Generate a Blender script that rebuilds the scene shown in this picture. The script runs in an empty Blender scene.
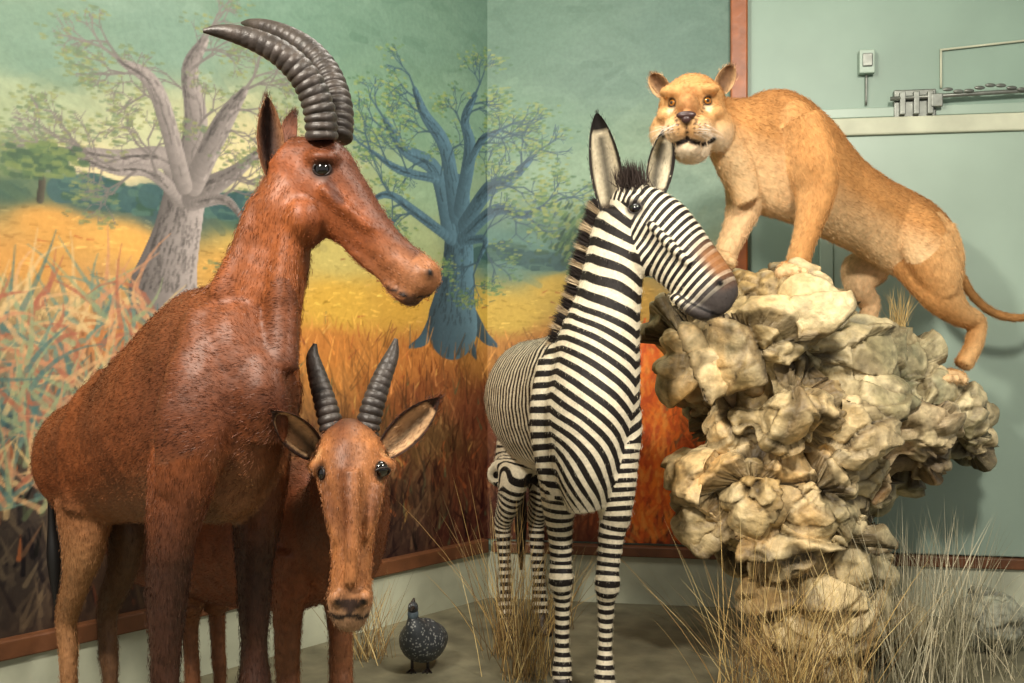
import bpy, math, random
import numpy as np
from mathutils import Vector, Matrix
from mathutils.bvhtree import BVHTree
random.seed(4); rng=np.random.default_rng(4)
sc=bpy.context.scene
sc.view_settings.view_transform='Standard'
H=1.25; F=1000.0
def P(u,v,d): return np.array([(u-512)*d/F, d, H-(v-341.5)*d/F])
def C(u,v,d,rw,rh=None):
    p=P(u,v,d); return [p[0],p[1],p[2],rw,rw if rh is None else rh]
def CZ(u,z,d,rw,rh=None):
    return [(u-512)*d/F,d,z,rw,rw if rh is None else rh]
def nrm(v):
    v=np.asarray(v,float); return v/(np.linalg.norm(v)+1e-12)
def lin(c):
    c=np.asarray(c,float)/255.0
    return np.where(c<=0.04045,c/12.92,((c+0.055)/1.055)**2.4)
_perm=rng.permutation(4096); _val=rng.random(4096)
def hsh(a,b,c): return _perm[(_perm[(_perm[a&4095]+b)&4095]+c)&4095]
def vnoise(p):
    p=np.asarray(p,float); i=np.floor(p).astype(int); f=p-i; f=f*f*(3-2*f); out=0
    for dx in (0,1):
        for dy in (0,1):
            for dz in (0,1):
                h=hsh(i[:,0]+dx,i[:,1]+dy,i[:,2]+dz)
                w=(f[:,0] if dx else 1-f[:,0])*(f[:,1] if dy else 1-f[:,1])*(f[:,2] if dz else 1-f[:,2])
                out=out+w*_val[h]
    return out
def fbm(p,o=4):
    s=0;a=.5;t=0
    for k in range(o):
        s=s+a*vnoise(p*(2**k)+17.3*k); t+=a; a*=.5
    return s/t
def worley(p):
    i=np.floor(p).astype(int); n=len(p); f1=np.full(n,9.);f2=np.full(n,9.);vec=np.zeros((n,3));hid=np.zeros(n,int)
    for dx in (-1,0,1):
        for dy in (-1,0,1):
            for dz in (-1,0,1):
                h=hsh(i[:,0]+dx,i[:,1]+dy,i[:,2]+dz)
                s=np.c_[i[:,0]+dx+_val[h],i[:,1]+dy+_val[(h+911)&4095],i[:,2]+dz+_val[(h+1733)&4095]]
                v=p-s; d=np.sqrt((v*v).sum(1)); m=d<f1
                f2=np.where(m,f1,np.minimum(f2,d)); f1=np.where(m,d,f1); vec[m]=v[m]; hid[m]=h[m]
    return f1,f2,vec,hid
# ---------- object helpers
def empty(name,loc=(0,0,0)):
    e=bpy.data.objects.new(name,None); e.location=loc; sc.collection.objects.link(e); return e
def link(name,me,mat=None,parent=None,smooth=True):
    o=bpy.data.objects.new(name,me); sc.collection.objects.link(o)
    if mat: me.materials.append(mat)
    if smooth and len(me.polygons): me.polygons.foreach_set('use_smooth',[True]*len(me.polygons))
    if parent:
        o.parent=parent; o.matrix_parent_inverse=Matrix.Translation(parent.location).inverted()
    return o
def mesh_np(name,co,faces,col=None,zs=None):
    co=np.asarray(co,np.float32); faces=np.asarray(faces,np.int32)
    m=bpy.data.meshes.new(name); m.vertices.add(len(co)); m.vertices.foreach_set('co',co.ravel())
    n,k=faces.shape
    m.loops.add(n*k); m.loops.foreach_set('vertex_index',faces.ravel())
    m.polygons.add(n); m.polygons.foreach_set('loop_start',np.arange(0,n*k,k,dtype=np.int32))
    m.update(calc_edges=True)
    setattrs(m,col,zs)
    return m
def setattrs(m,col=None,zs=None):
    if col is not None:
        a=m.color_attributes.new('Col','FLOAT_COLOR','POINT')
        c=np.ones((len(col),4),np.float32); c[:,:3]=col; a.data.foreach_set('color',c.ravel())
    if zs is not None:
        a=m.attributes.new('zs','FLOAT','POINT'); a.data.foreach_set('value',np.asarray(zs[0],np.float32))
        a=m.attributes.new('zm','FLOAT','POINT'); a.data.foreach_set('value',np.asarray(zs[1],np.float32))
def catmull(ctrl,n):
    c=np.asarray(ctrl,float); c=np.vstack([2*c[0]-c[1],c,2*c[-1]-c[-2]]); out=[]
    for i in range(1,len(c)-2):
        for k in range(n):
            t=k/n; p0,p1,p2,p3=c[i-1],c[i],c[i+1],c[i+2]
            out.append(.5*((2*p1)+(-p0+p2)*t+(2*p0-5*p1+4*p2-p3)*t*t+(-p0+3*p1-3*p2+p3)*t**3))
    out.append(c[-2]); return np.array(out)
def frames(c,up):
    T=np.gradient(c[:,:3],axis=0); T/=np.linalg.norm(T,axis=1)[:,None]+1e-12
    up=np.asarray(up,float)
    S=np.cross(T,up); S/=np.linalg.norm(S,axis=1)[:,None]+1e-12
    U=np.cross(S,T); return T,S,U
def tube(ctrl,up,n=6,sides=24,mod=None):
    c=catmull(ctrl,n); c[:,3:]=np.maximum(c[:,3:],.002)
    T,S,U=frames(c,up)
    arc=np.r_[0,np.cumsum(np.linalg.norm(np.diff(c[:,:3],axis=0),axis=1))]
    m=np.ones(len(c)) if mod is None else mod(arc/arc[-1],arc)
    a=np.linspace(0,2*math.pi,sides,endpoint=False)
    V=(c[:,None,:3]+(np.cos(a)[None,:,None]*S[:,None]*(c[:,3]*m)[:,None,None])+(np.sin(a)[None,:,None]*U[:,None]*(c[:,4]*m)[:,None,None])).reshape(-1,3)
    N=len(c); Fq=[]
    for i in range(N-1):
        for j in range(sides):
            j2=(j+1)%sides; Fq.append([i*sides+j,i*sides+j2,(i+1)*sides+j2,(i+1)*sides+j])
    V=np.vstack([V,c[0,:3],c[-1,:3]])
    for j in range(sides):
        j2=(j+1)%sides
        Fq.append([len(V)-2,j2,j]); Fq.append([len(V)-1,(N-1)*sides+j,(N-1)*sides+j2])
    return V,Fq,c,T,S,U,arc
def tube_obj(name,ctrl,up,mat,parent,n=6,sides=16,mod=None):
    V,Fq=tube(ctrl,up,n,sides,mod)[:2]
    m=bpy.data.meshes.new(name); m.from_pydata(V.tolist(),[],Fq); m.update()
    return link(name,m,mat,parent)
def ell(c,r,axes=None,seg=20,rings=12):
    A=np.eye(3) if axes is None else np.asarray(axes)
    V=[];Fq=[]
    for i in range(1,rings):
        th=math.pi*i/rings
        for j in range(seg):
            ph=2*math.pi*j/seg
            V.append([math.sin(th)*math.cos(ph)*r[0],math.sin(th)*math.sin(ph)*r[1],math.cos(th)*r[2]])
    V.append([0,0,r[2]]);V.append([0,0,-r[2]])
    for i in range(rings-2):
        for j in range(seg):
            j2=(j+1)%seg; Fq.append([i*seg+j,(i+1)*seg+j,(i+1)*seg+j2,i*seg+j2])
    n=(rings-1)*seg
    for j in range(seg):
        j2=(j+1)%seg; Fq.append([n,j,j2]); Fq.append([n+1,(rings-2)*seg+j2,(rings-2)*seg+j])
    V=np.array(V)@A+np.asarray(c); return V,Fq
def ell_obj(name,c,r,mat,parent,axes=None):
    V,Fq=ell(c,r,axes); m=bpy.data.meshes.new(name); m.from_pydata(V.tolist(),[],Fq); m.update()
    return link(name,m,mat,parent)
def blades(name,roots,dirs,lens,width,bend,cols,mat,parent=None,segs=3,zs=None,smooth=False):
    N=len(roots); roots=np.asarray(roots);dirs=np.asarray(dirs); dirs=dirs/np.linalg.norm(dirs,axis=1)[:,None]
    lens=np.broadcast_to(lens,(N,)); width=np.broadcast_to(width,(N,))
    rv=rng.normal(size=(N,3)); sd=np.cross(dirs,rv); sd/=np.linalg.norm(sd,axis=1)[:,None]
    V=np.zeros((N,segs*2+1,3))
    for k in range(segs):
        t=k/segs; p=roots+dirs*(lens*t)[:,None]+bend*(lens*t*t)[:,None]; w=(width*(1-t*.7)*.5)[:,None]
        V[:,2*k]=p-sd*w; V[:,2*k+1]=p+sd*w
    V[:,-1]=roots+dirs*lens[:,None]+bend*lens[:,None]
    m=segs*2+1; base=(np.arange(N)*m)[:,None]; tr=[]
    for k in range(segs-1):
        tr+= [[2*k,2*k+1,2*k+3],[2*k,2*k+3,2*k+2]]
    tr.append([2*segs-2,2*segs-1,2*segs])
    Fc=(base[:,None,:]+np.array(tr)[None]).reshape(-1,3)
    col=np.repeat(np.asarray(cols),m,axis=0)
    z=None if zs is None else (np.repeat(zs[0],m),np.repeat(zs[1],m))
    me=mesh_np(name,V.reshape(-1,3),Fc,col,z)
    return link(name,me,mat,parent,smooth)
# ---------- materials
def newmat(name):
    m=bpy.data.materials.new(name); m.use_nodes=True; nt=m.node_tree; b=nt.nodes['Principled BSDF']; return m,nt,b
def simple(name,rgb,rough=.5,noise=0,nscale=8,bump=0,metal=0,coat=0):
    m,nt,b=newmat(name); c=lin(rgb); b.inputs['Base Color'].default_value=(*c,1); b.inputs['Roughness'].default_value=rough; b.inputs['Metallic'].default_value=metal
    b.inputs['Coat Weight'].default_value=coat
    if noise or bump:
        tc=nt.nodes.new('ShaderNodeTexCoord'); n=nt.nodes.new('ShaderNodeTexNoise'); n.inputs['Scale'].default_value=nscale; n.inputs['Detail'].default_value=6
        nt.links.new(tc.outputs['Object'],n.inputs['Vector'])
        if noise:
            r=nt.nodes.new('ShaderNodeValToRGB'); r.color_ramp.elements[0].position=.3; r.color_ramp.elements[1].position=.7
            r.color_ramp.elements[0].color=(*(c*(1-noise)),1); r.color_ramp.elements[1].color=(*np.clip(c*(1+noise),0,1),1)
            nt.links.new(n.outputs['Fac'],r.inputs['Fac']); nt.links.new(r.outputs['Color'],b.inputs['Base Color'])
        if bump:
            bp=nt.nodes.new('ShaderNodeBump'); bp.inputs['Strength'].default_value=bump; bp.inputs['Distance'].default_value=.02
            nt.links.new(n.outputs['Fac'],bp.inputs['Height']); nt.links.new(bp.outputs['Normal'],b.inputs['Normal'])
    return m
def colmat(name,rough=.6,nscale=60,namt=.25,bump=.25,bdist=.004,zebra=False,spec=.4,tint=None):
    m,nt,b=newmat(name); L=nt.links
    at=nt.nodes.new('ShaderNodeAttribute'); at.attribute_name='Col'
    tc=nt.nodes.new('ShaderNodeTexCoord')
    n=nt.nodes.new('ShaderNodeTexNoise'); n.inputs['Scale'].default_value=nscale; n.inputs['Detail'].default_value=5
    L.new(tc.outputs['Object'],n.inputs['Vector'])
    mr=nt.nodes.new('ShaderNodeMapRange'); mr.inputs[1].default_value=.3; mr.inputs[2].default_value=.7; mr.inputs[3].default_value=1-namt; mr.inputs[4].default_value=1+namt
    L.new(n.outputs['Fac'],mr.inputs[0])
    mul=nt.nodes.new('ShaderNodeVectorMath'); mul.operation='SCALE'
    src=at.outputs['Color']
    if zebra:
        a2=nt.nodes.new('ShaderNodeAttribute'); a2.attribute_name='zs'; a3=nt.nodes.new('ShaderNodeAttribute'); a3.attribute_name='zm'
        rp=nt.nodes.new('ShaderNodeMapRange'); rp.inputs[1].default_value=-.15; rp.inputs[2].default_value=.15
        L.new(a2.outputs['Fac'],rp.inputs[0])
        mx=nt.nodes.new('ShaderNodeMix'); mx.data_type='RGBA'; mx.inputs[6].default_value=(*lin((216,206,182)),1); mx.inputs[7].default_value=(*lin((28,23,21)),1)
        L.new(rp.outputs[0],mx.inputs[0])
        mx2=nt.nodes.new('ShaderNodeMix'); mx2.data_type='RGBA'; L.new(a3.outputs['Fac'],mx2.inputs[0]); L.new(mx.outputs[2],mx2.inputs[6]); L.new(at.outputs['Color'],mx2.inputs[7])
        src=mx2.outputs[2]
    L.new(src,mul.inputs[0]); L.new(mr.outputs[0],mul.inputs['Scale'])
    L.new(mul.outputs[0],b.inputs['Base Color']); b.inputs['Roughness'].default_value=rough; b.inputs['Specular IOR Level'].default_value=spec
    if bump:
        bp=nt.nodes.new('ShaderNodeBump'); bp.inputs['Strength'].default_value=bump; bp.inputs['Distance'].default_value=bdist
        L.new(n.outputs['Fac'],bp.inputs['Height']); L.new(bp.outputs['Normal'],b.inputs['Normal'])
    return m
M_fur=colmat('short_fur',rough=.5,nscale=50,namt=.2,bump=.3,spec=.36)
M_lion=colmat('lion_fur',rough=.7,nscale=50,namt=.15,bump=.3,spec=.2)
M_zeb=colmat('zebra_fur',rough=.6,nscale=90,namt=.14,bump=.2,zebra=True,spec=.25)
M_ear=colmat('ear_fur',rough=.7,nscale=80,namt=.2,bump=.3)
M_eye=simple('eye_glass',(10,7,6),.05,coat=1)
M_lid=simple('eyelid_skin',(34,22,18),.5)
M_amber=simple('amber_eye',(150,95,30),.08,coat=1)
M_black=simple('black_matte',(14,12,12),.5)
M_hoof=simple('hoof_horn',(35,28,24),.45,.3,40)
M_horn=simple('horn_keratin',(54,47,43),.46,.5,30,.3)
M_blade=colmat('dry_grass_straw',rough=.8,nscale=40,namt=.15,bump=0)
# ---------- animal body builder
class Body:
    def __init__(s): s.V=[];s.F=[];s.smp=[];s.names=[];s.n=0;s.skip=None
    def add(s,V,Fq):
        s.V.append(V); s.F+=[[i+s.n for i in f] for f in Fq]; s.n+=len(V)
    def loft(s,name,ctrl,up,n=6,flow=1):
        V,Fq,c,T,S,U,arc=tube(ctrl,up,n); s.add(V,Fq)
        pid=len(s.names); s.names.append(name)
        for i in range(len(c)):
            s.smp.append(np.r_[c[i,:3],T[i],S[i],U[i],max(c[i,3],.02),max(c[i,4],.02),pid,arc[i],flow,arc[-1]])
    def blob(s,c,r,axes=None): s.add(*ell(c,r,axes))
    def muscle(s,pts,up=(0,0,1)): s.add(*tube(pts,up,5)[:2])
    def bake(s,name,voxel=.009,smooth=5,wob=.0):
        m=bpy.data.meshes.new('tmp'); m.from_pydata(np.vstack(s.V).tolist(),[],s.F); m.update()
        o=bpy.data.objects.new('tmp',m); sc.collection.objects.link(o)
        r=o.modifiers.new('r','REMESH'); r.mode='VOXEL'; r.voxel_size=voxel
        q=o.modifiers.new('s','SMOOTH'); q.factor=.5; q.iterations=smooth
        dg=bpy.context.evaluated_depsgraph_get(); dg.update()
        me=bpy.data.meshes.new_from_object(o.evaluated_get(dg)); me.name=name
        bpy.data.objects.remove(o)
        s.me=me; nv=len(me.vertices)
        def get():
            co=np.zeros(nv*3,np.float32); me.vertices.foreach_get('co',co); s.co=co.reshape(-1,3).astype(float)
            no=np.zeros(nv*3,np.float32); me.vertices.foreach_get('normal',no); s.no=no.reshape(-1,3).astype(float)
        get()
        if wob:
            c2=s.co+s.no*((fbm(s.co*9,2)-.5)*wob+(fbm(s.co*28+9,2)-.5)*wob*.35)[:,None]
            me.vertices.foreach_set('co',c2.astype(np.float32).ravel()); me.update(); get()
        s.bvh=BVHTree.FromPolygons([tuple(x) for x in s.co.tolist()],[tuple(p.vertices) for p in me.polygons])
        A=np.array(s.smp)
        if s.skip:
            kp=np.array([not (s.names[int(r_[14])]==s.skip[0] and r_[15]/r_[17]>s.skip[1]) for r_ in A]); A=A[kp]
        best=np.full(nv,1e9); idx=np.zeros(nv,int)
        for i in range(len(A)):
            d=s.co-A[i,:3]; a=(d@A[i,6:9])/A[i,12]; b=(d@A[i,9:12])/A[i,13]; c=(d@A[i,3:6])/max(A[i,12],A[i,13])*1.5
            q=a*a+b*b+c*c; k=q<best; best[k]=q[k]; idx[k]=i
        B=A[idx]; pid=B[:,14].astype(int)
        s.part=np.array(s.names,dtype=object)[pid]
        W=np.zeros(nv); ar=np.zeros(nv); aa=np.zeros(nv); bb=np.zeros(nv); fl=np.zeros((nv,3))
        for i in range(len(A)):
            mk=np.nonzero(pid==int(A[i,14]))[0]
            if not len(mk): continue
            d=s.co[mk]-A[i,:3]; a=(d@A[i,6:9])/A[i,12]; b=(d@A[i,9:12])/A[i,13]; tt=d@A[i,3:6]; c=tt/max(A[i,12],A[i,13])*1.5
            q=a*a+b*b+c*c; w=np.exp(-5*(q-best[mk])); W[mk]+=w; ar[mk]+=w*(A[i,15]+tt); aa[mk]+=w*a; bb[mk]+=w*b; fl[mk]+=w[:,None]*A[i,3:6]*A[i,16]
        s.arc=ar/W; s.a=aa/W; s.b=bb/W; s.t=s.arc/B[:,17]; s.flow=fl/W[:,None]
        s.col=np.zeros((nv,3))
    def hit(s,u,v):
        d=Vector(P(u,v,1)-np.array([0,0,H])).normalized()
        h=s.bvh.ray_cast(Vector((0,0,H)),d); return (np.array(h[0]),np.array(h[1])) if h[0] else (None,None)
    def ray(s,o,d):
        h=s.bvh.ray_cast(Vector(o),Vector(nrm(d))); return (np.array(h[0]),np.array(h[1])) if h[0] else (None,None)
    def spot(s,p,r,col,k=1,soft=.5):
        if p is None: return
        d=np.linalg.norm(s.co-p,axis=1)/r; w=np.clip((1-d)/soft,0,1)*k
        s.col=s.col*(1-w[:,None])+lin(col)*w[:,None]
        if hasattr(s,'zm'): s.zm=np.maximum(s.zm,w)
    def line(s,pts,r,col,k=1,n=10):
        for (u0,v0),(u1,v1) in zip(pts[:-1],pts[1:]):
            for i in range(n+1):
                t=i/n; h=s.hit(u0+(u1-u0)*t,v0+(v1-v0)*t)[0]; s.spot(h,r,col,k)
    def finish(s,parent,mat,hairs=40000,hl=.012,hw=.001,jit=.12,lift=.16,nohair=(),clump_amt=1.,lenf=None):
        z=(s.zs,s.zm) if hasattr(s,'zm') else None
        s.col=np.clip(s.col,0,1)
        setattrs(s.me,s.col,z); s.me.materials.clear(); link('body',s.me,mat,parent)
        if hairs:
            nv=len(s.co); k=rng.integers(0,nv,hairs)
            for p,r in nohair:
                if p is not None: k=k[np.linalg.norm(s.co[k]-p,axis=1)>r]
            hairs=len(k)
            f=s.flow[k]-s.no[k]*(s.flow[k]*s.no[k]).sum(1)[:,None]
            f=f/(np.linalg.norm(f,axis=1)[:,None]+.15)
            d=f+s.no[k]*lift+rng.normal(size=(hairs,3))*.1
            root=s.co[k]+rng.normal(size=(hairs,3))*.003-s.no[k]*.001
            zz=None if z is None else (z[0][k],z[1][k])
            clump=1+(fbm(s.co[k]*45,2)-.5)*3.2*jit*clump_amt
            lf=1. if lenf is None else lenf[k]
            blades('fur',root,d,hl*rng.uniform(.6,1.3,hairs)*lf,hw,np.array([0,0,-.1]),s.col[k]*(rng.uniform(1-jit,1+jit,hairs)*clump)[:,None],mat,parent,segs=2,zs=zz,smooth=True)
def ear(name,base,tip,face,width,depth,colfn,parent,p=.7,mat=None,bow=0):
    base=np.asarray(base);ax=np.asarray(tip)-base; L=np.linalg.norm(ax); sd=nrm(np.cross(ax,face)); fc=nrm(np.cross(sd,ax))
    if np.dot(fc,face)<0: fc=-fc
    ns,nt_=22,15; V=[];col=[];Fq=[]
    for lay in (0,1):
        for i in range(ns):
            s_=i/(ns-1); w=width*.5*max(.02,math.sin(math.pi*min(1,.16+.84*s_)))**p
            for j in range(nt_):
                t=-1+2*j/(nt_-1)
                V.append(base+ax*s_+fc*bow*s_*s_+sd*t*w-fc*(depth*(1-t*t)*(w/(width*.5)) + (0.007 if lay else 0)*(1-.6*abs(t))))
                col.append(colfn(s_,t,lay))
    o=ns*nt_
    for i in range(ns-1):
        for j in range(nt_-1):
            a=i*nt_+j; Fq.append([a,a+1,a+nt_+1,a+nt_]); Fq.append([o+a,o+a+nt_,o+a+nt_+1,o+a+1])
    for i in range(ns-1):
        for j in (0,nt_-1):
            a=i*nt_+j; Fq.append([a,a+nt_,o+a+nt_,o+a])
    V=np.array(V); m=mesh_np(name,V,Fq,np.array(col)); ob=link(name,m,mat or M_ear,parent)
    N=900; k=rng.integers(0,ns*nt_*2,N); cl=np.array(col)[k]*rng.uniform(.8,1.2,N)[:,None]
    blades(name+'_hair',V[k]+rng.normal(size=(N,3))*.003,ax/L+fc*.2+rng.normal(size=(N,3))*.2,rng.uniform(.008,.018,N),.0011,np.zeros(3),cl,M_ear,parent,segs=2)
    return ob
def eyeball(b,u,v,r,parent,name,mat=None,rim=(30,18,14),h=None,n=None,pup=False):
    if h is None: h,n=b.hit(u,v)
    if h is None: return None
    b.spot(h,r*1.7,rim,.9,.45)
    c=h-n*r*.56; ell_obj(name,c,(r,r,r),mat or M_eye,parent)
    sd=nrm(np.cross(n,(0,0,1))); up=np.cross(sd,n); pts=[]
    for i in range(25):
        a=2*math.pi*i/24; q=c+n*r*.55+sd*math.cos(a)*r*.98+up*math.sin(a)*r*.72; pts.append([*q,r*.15,r*.15])
    tube_obj(name+'_lid',pts,tuple(n),M_lid,parent,n=2,sides=8)
    return h,n
def hoof(parent,u,d,r,name='hoof',z=.0,fwd=(0,-1,0)):
    x=(u-512)*d/F; f=nrm(fwd)*r*.4
    tube_obj(name,[[x,d,z+.085,r*.72,r*.72],[x+f[0]*.3,d+f[1]*.3,z+.06,r*.82,r*.9],[x+f[0],d+f[1],z+.03,r*1.0,r*1.2],[x+f[0]*1.3,d+f[1]*1.3,z+.003,r*1.08,r*1.35],[x+f[0]*1.3,d+f[1]*1.3,z+.001,.005,.005]],fwd,M_hoof,parent,n=4)

# ================= ROOM =================
CX,CY=-.12,4.9; Ld=nrm([-.676,-.737,0]); Rd=nrm([.987,-.158,0])
Ln=nrm([.737,-.676,0]); Rn=nrm([-.158,-.987,0])
def uv2s(u,v):
    k=(u-512)/F; D=Ld if u<487.5 else Rd
    t=(k*CY-CX)/(D[0]-k*D[1]); y=CY+D[1]*t
    return (-t if u<487.5 else t), H-(v-341.5)*y/F
def wp(s,z,off=0):
    D,N=(Ld,Ln) if s<0 else (Rd,Rn)
    p=np.array([CX,CY,z])+D*abs(s)+N*off; return p
def wallbox(name,s0,s1,z0,z1,o0,o1,mat,right=True,parent=None,bevel=0):
    D,N=(Rd,Rn) if right else (Ld,Ln); B=np.array([CX,CY,0.])
    V=[B+D*s+N*o+np.array([0,0,z]) for z in (z0,z1) for s,o in ((s0,o0),(s1,o0),(s1,o1),(s0,o1))]
    m=bpy.data.meshes.new(name); m.from_pydata([list(x) for x in V],[],[(0,1,2,3),(4,7,6,5),(0,4,5,1),(1,5,6,2),(2,6,7,3),(3,7,4,0)]); m.update()
    o=link(name,m,mat,parent,False)
    if bevel:
        b=o.modifiers.new('b','BEVEL'); b.width=bevel; b.segments=2
    return o
M_wall=simple('painted_plaster_green',(128,152,138),.45,.1,2.2,.06)
M_plinth=simple('plinth_white',(182,186,164),.6,.16,6,.1)
M_wood=simple('brown_wood',(136,72,26),.4,.35,12,.15)
M_wood2=simple('dark_wood',(104,64,38),.5,.3,12,.15)
M_door=simple('door_paint',(150,170,156),.4,.08,2.5,.03)
M_steel=simple('galvanised_steel',(120,124,118),.4,.2,30,metal=.6)
M_floor=simple('dusty_floor',(116,112,90),.8,.35,7,.4)
M_ceil=simple('ceiling_paint',(215,215,205),.8)
wallbox('wall_left',-.1,3.9,0,3.3,-.14,-.012,M_wall,False)
wallbox('wall_right',0.0,3.6,0,3.3,-.14,-.012,M_wall,True)
wallbox('baseboard_left',0.02,3.85,0,.225,-.011,.02,M_plinth,False)
wallbox('baseboard_right',0.0,3.55,0,.225,-.011,.02,M_plinth,True)
wallbox('trim_1',0.03,3.85,.226,.29,-.011,.04,M_wood2,False,bevel=.006)
wallbox('trim_2',0.03,3.55,.226,.275,-.011,.04,M_wood2,True,bevel=.006)
wallbox('trim_3',1.163,1.242,.276,3.28,-.011,.045,M_wood,True,bevel=.008)
def quad(name,x0,x1,y0,y1,z0,z1,mat):
    V=[(x,y,z) for z in (z0,z1) for x,y in ((x0,y0),(x1,y0),(x1,y1),(x0,y1))]
    m=bpy.data.meshes.new(name); m.from_pydata(V,[],[(0,3,2,1),(4,5,6,7),(0,1,5,4),(1,2,6,5),(2,3,7,6),(3,0,4,7)]); m.update(); return link(name,m,mat,None,False)
quad('floor',-3.6,3.9,-1.5,5.3,-.1,0,M_floor)
quad('ceiling',-3.6,3.9,-1.5,5.3,3.3,3.4,M_ceil)
dr=empty('door_1',tuple(wp(2.3,0)))
s0=uv2s(832,0)[0]; zt=uv2s(930,128)[1]
wallbox('leaf',s0,3.3,.28,zt-.03,-.01,.02,M_door,parent=dr,bevel=.006)
wallbox('frame_top',s0-.06,3.4,zt-.03,zt+.05,-.011,.04,M_plinth,parent=dr,bevel=.008)
wallbox('frame_side',s0-.06,s0,.28,zt-.03,-.011,.035,M_door,parent=dr,bevel=.006)
wallbox('panel_above',s0-.06,3.4,zt+.055,zt+.1,-.011,.015,M_door,parent=dr,bevel=.004)
bl=empty('door_bolt',tuple(wp(2.2,2.2)))
sa=uv2s(893,0)[0]; zb=uv2s(930,103)[1]; sb=uv2s(935,0)[0]
wallbox('plate',sa,sb,zb-.07,zb+.06,-.011,.025,M_steel,parent=bl,bevel=.006)
for k in range(3): wallbox('keeper_%d'%k,sa+.02+.06*k,sa+.045+.06*k,zb-.06,zb+.045,.025,.055,M_steel,parent=bl,bevel=.004)
wallbox('latch_block',sb-.03,sb+.02,zb-.03,zb+.03,.025,.06,M_steel,parent=bl,bevel=.004)
a=wp(sa-.02,zb+.015,.045); b=wp(3.2,zb+.05,.045)
tube_obj('rod',[[*a,.01,.01],[*b,.01,.01]],(0,0,1),M_steel,bl,n=4)
for k in range(8):
    p=wp(sb+.04+.045*k,zb+.045-.012*math.sin(k*1.1),.06); ell_obj('chain_link_%d'%k,p,(.024,.008,.009),M_steel,bl)
cd=empty('wall_conduit',tuple(wp(2.3,2.4)))
q=[uv2s(940,50),uv2s(985,45),uv2s(1030,40)]
tube_obj('pipe',[[*wp(s,z,.0),.005,.005] for s,z in q],(0,0,1),M_plinth,cd)
q2=[uv2s(941,50),uv2s(941,88)]
tube_obj('drop',[[*wp(s,z,.0),.005,.005] for s,z in q2],(0,1,0),M_plinth,cd)
sw=empty('wall_socket',tuple(wp(2,2.4))); s_,z_=uv2s(866,62)
wallbox('box',s_-.035,s_+.035,z_-.06,z_+.05,-.011,.035,M_door,parent=sw,bevel=.006)
wallbox('cover',s_-.022,s_+.022,z_-.03,z_+.03,.035,.045,M_steel,parent=sw,bevel=.004)
tube_obj('cable',[[*wp(s_,z_-.06,.01),.005,.005],[*wp(s_,z_-.2,.0),.005,.005]],(0,1,0),M_steel,sw)

# ================= MURAL =================
ST=.005; S0=-3.7; S1=1.165; Z0=.285; Z1=3.29
W=int(round((S1-S0)/ST))+1; Hh=int(round((Z1-Z0)/ST))+1
gs=S0+np.arange(W)*ST; gz=Z0+np.arange(Hh)*ST
GS,GZ=np.meshgrid(gs,gz)
cp=[(300,20,106,142,126),(400,30,106,142,126),(500,40,100,136,122),(600,60,102,136,124),(690,30,98,132,122),(500,130,114,152,134),(560,180,134,168,146),(400,110,114,152,130),(420,190,136,170,142),
(150,30,114,148,134),(20,40,112,146,130),(20,120,156,176,144),(150,140,180,192,156),(230,165,212,208,164),(110,168,212,206,166),(20,180,110,130,96),
(100,196,54,88,90),(30,198,62,92,80),(160,205,58,88,92),(235,212,68,100,88),(60,225,204,158,82),(120,238,220,174,92),(230,262,206,164,86),(240,240,204,178,98),(30,262,200,152,80),
(80,290,186,148,94),(30,300,158,142,98),(30,345,146,122,92),(100,340,180,124,76),(20,390,112,116,100),(20,430,82,108,108),(100,420,108,82,64),(20,480,70,62,54),(20,560,52,46,42),(150,560,70,52,40),
(330,300,216,180,78),(330,250,196,188,114),(320,345,198,134,66),(400,250,154,176,134),(400,300,206,168,72),(410,370,184,122,62),(500,310,200,176,82),(520,345,182,132,68),(550,290,196,172,80),(540,262,84,124,118),(500,255,90,130,124),(590,262,80,118,98),
(430,400,136,84,48),(440,450,98,74,44),(420,500,78,57,40),(465,480,112,66,42),(470,530,84,46,34),(400,545,62,44,36),(300,500,78,54,38),(510,420,118,68,44),(520,500,90,52,36),
(650,400,232,112,36),(650,500,214,98,34),(650,350,212,130,52),(630,300,200,164,76),(700,450,192,90,38),(680,540,104,56,34),(640,560,94,50,34),(680,200,120,152,138),(700,290,166,148,92),(620,240,120,146,114)]
img=np.zeros((Hh,W,3)); ws=np.zeros((Hh,W))
wx=(fbm(np.c_[GS.ravel()*2.2,GZ.ravel()*2.2,np.zeros(GS.size)],3).reshape(GS.shape)-.5)*.35
wz=(fbm(np.c_[GS.ravel()*2.2,GZ.ravel()*2.2,np.full(GS.size,9.)],3).reshape(GS.shape)-.5)*.12
for u,v,r,g,b_ in cp:
    s_,z_=uv2s(u,v); w=1/(((GS+wx-s_)*.55)**2+(GZ+wz-z_)**2+1e-4)**2; ws+=w
    for k,cv in enumerate((r,g,b_)): img[...,k]+=w*cv
img/=ws[...,None]
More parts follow.
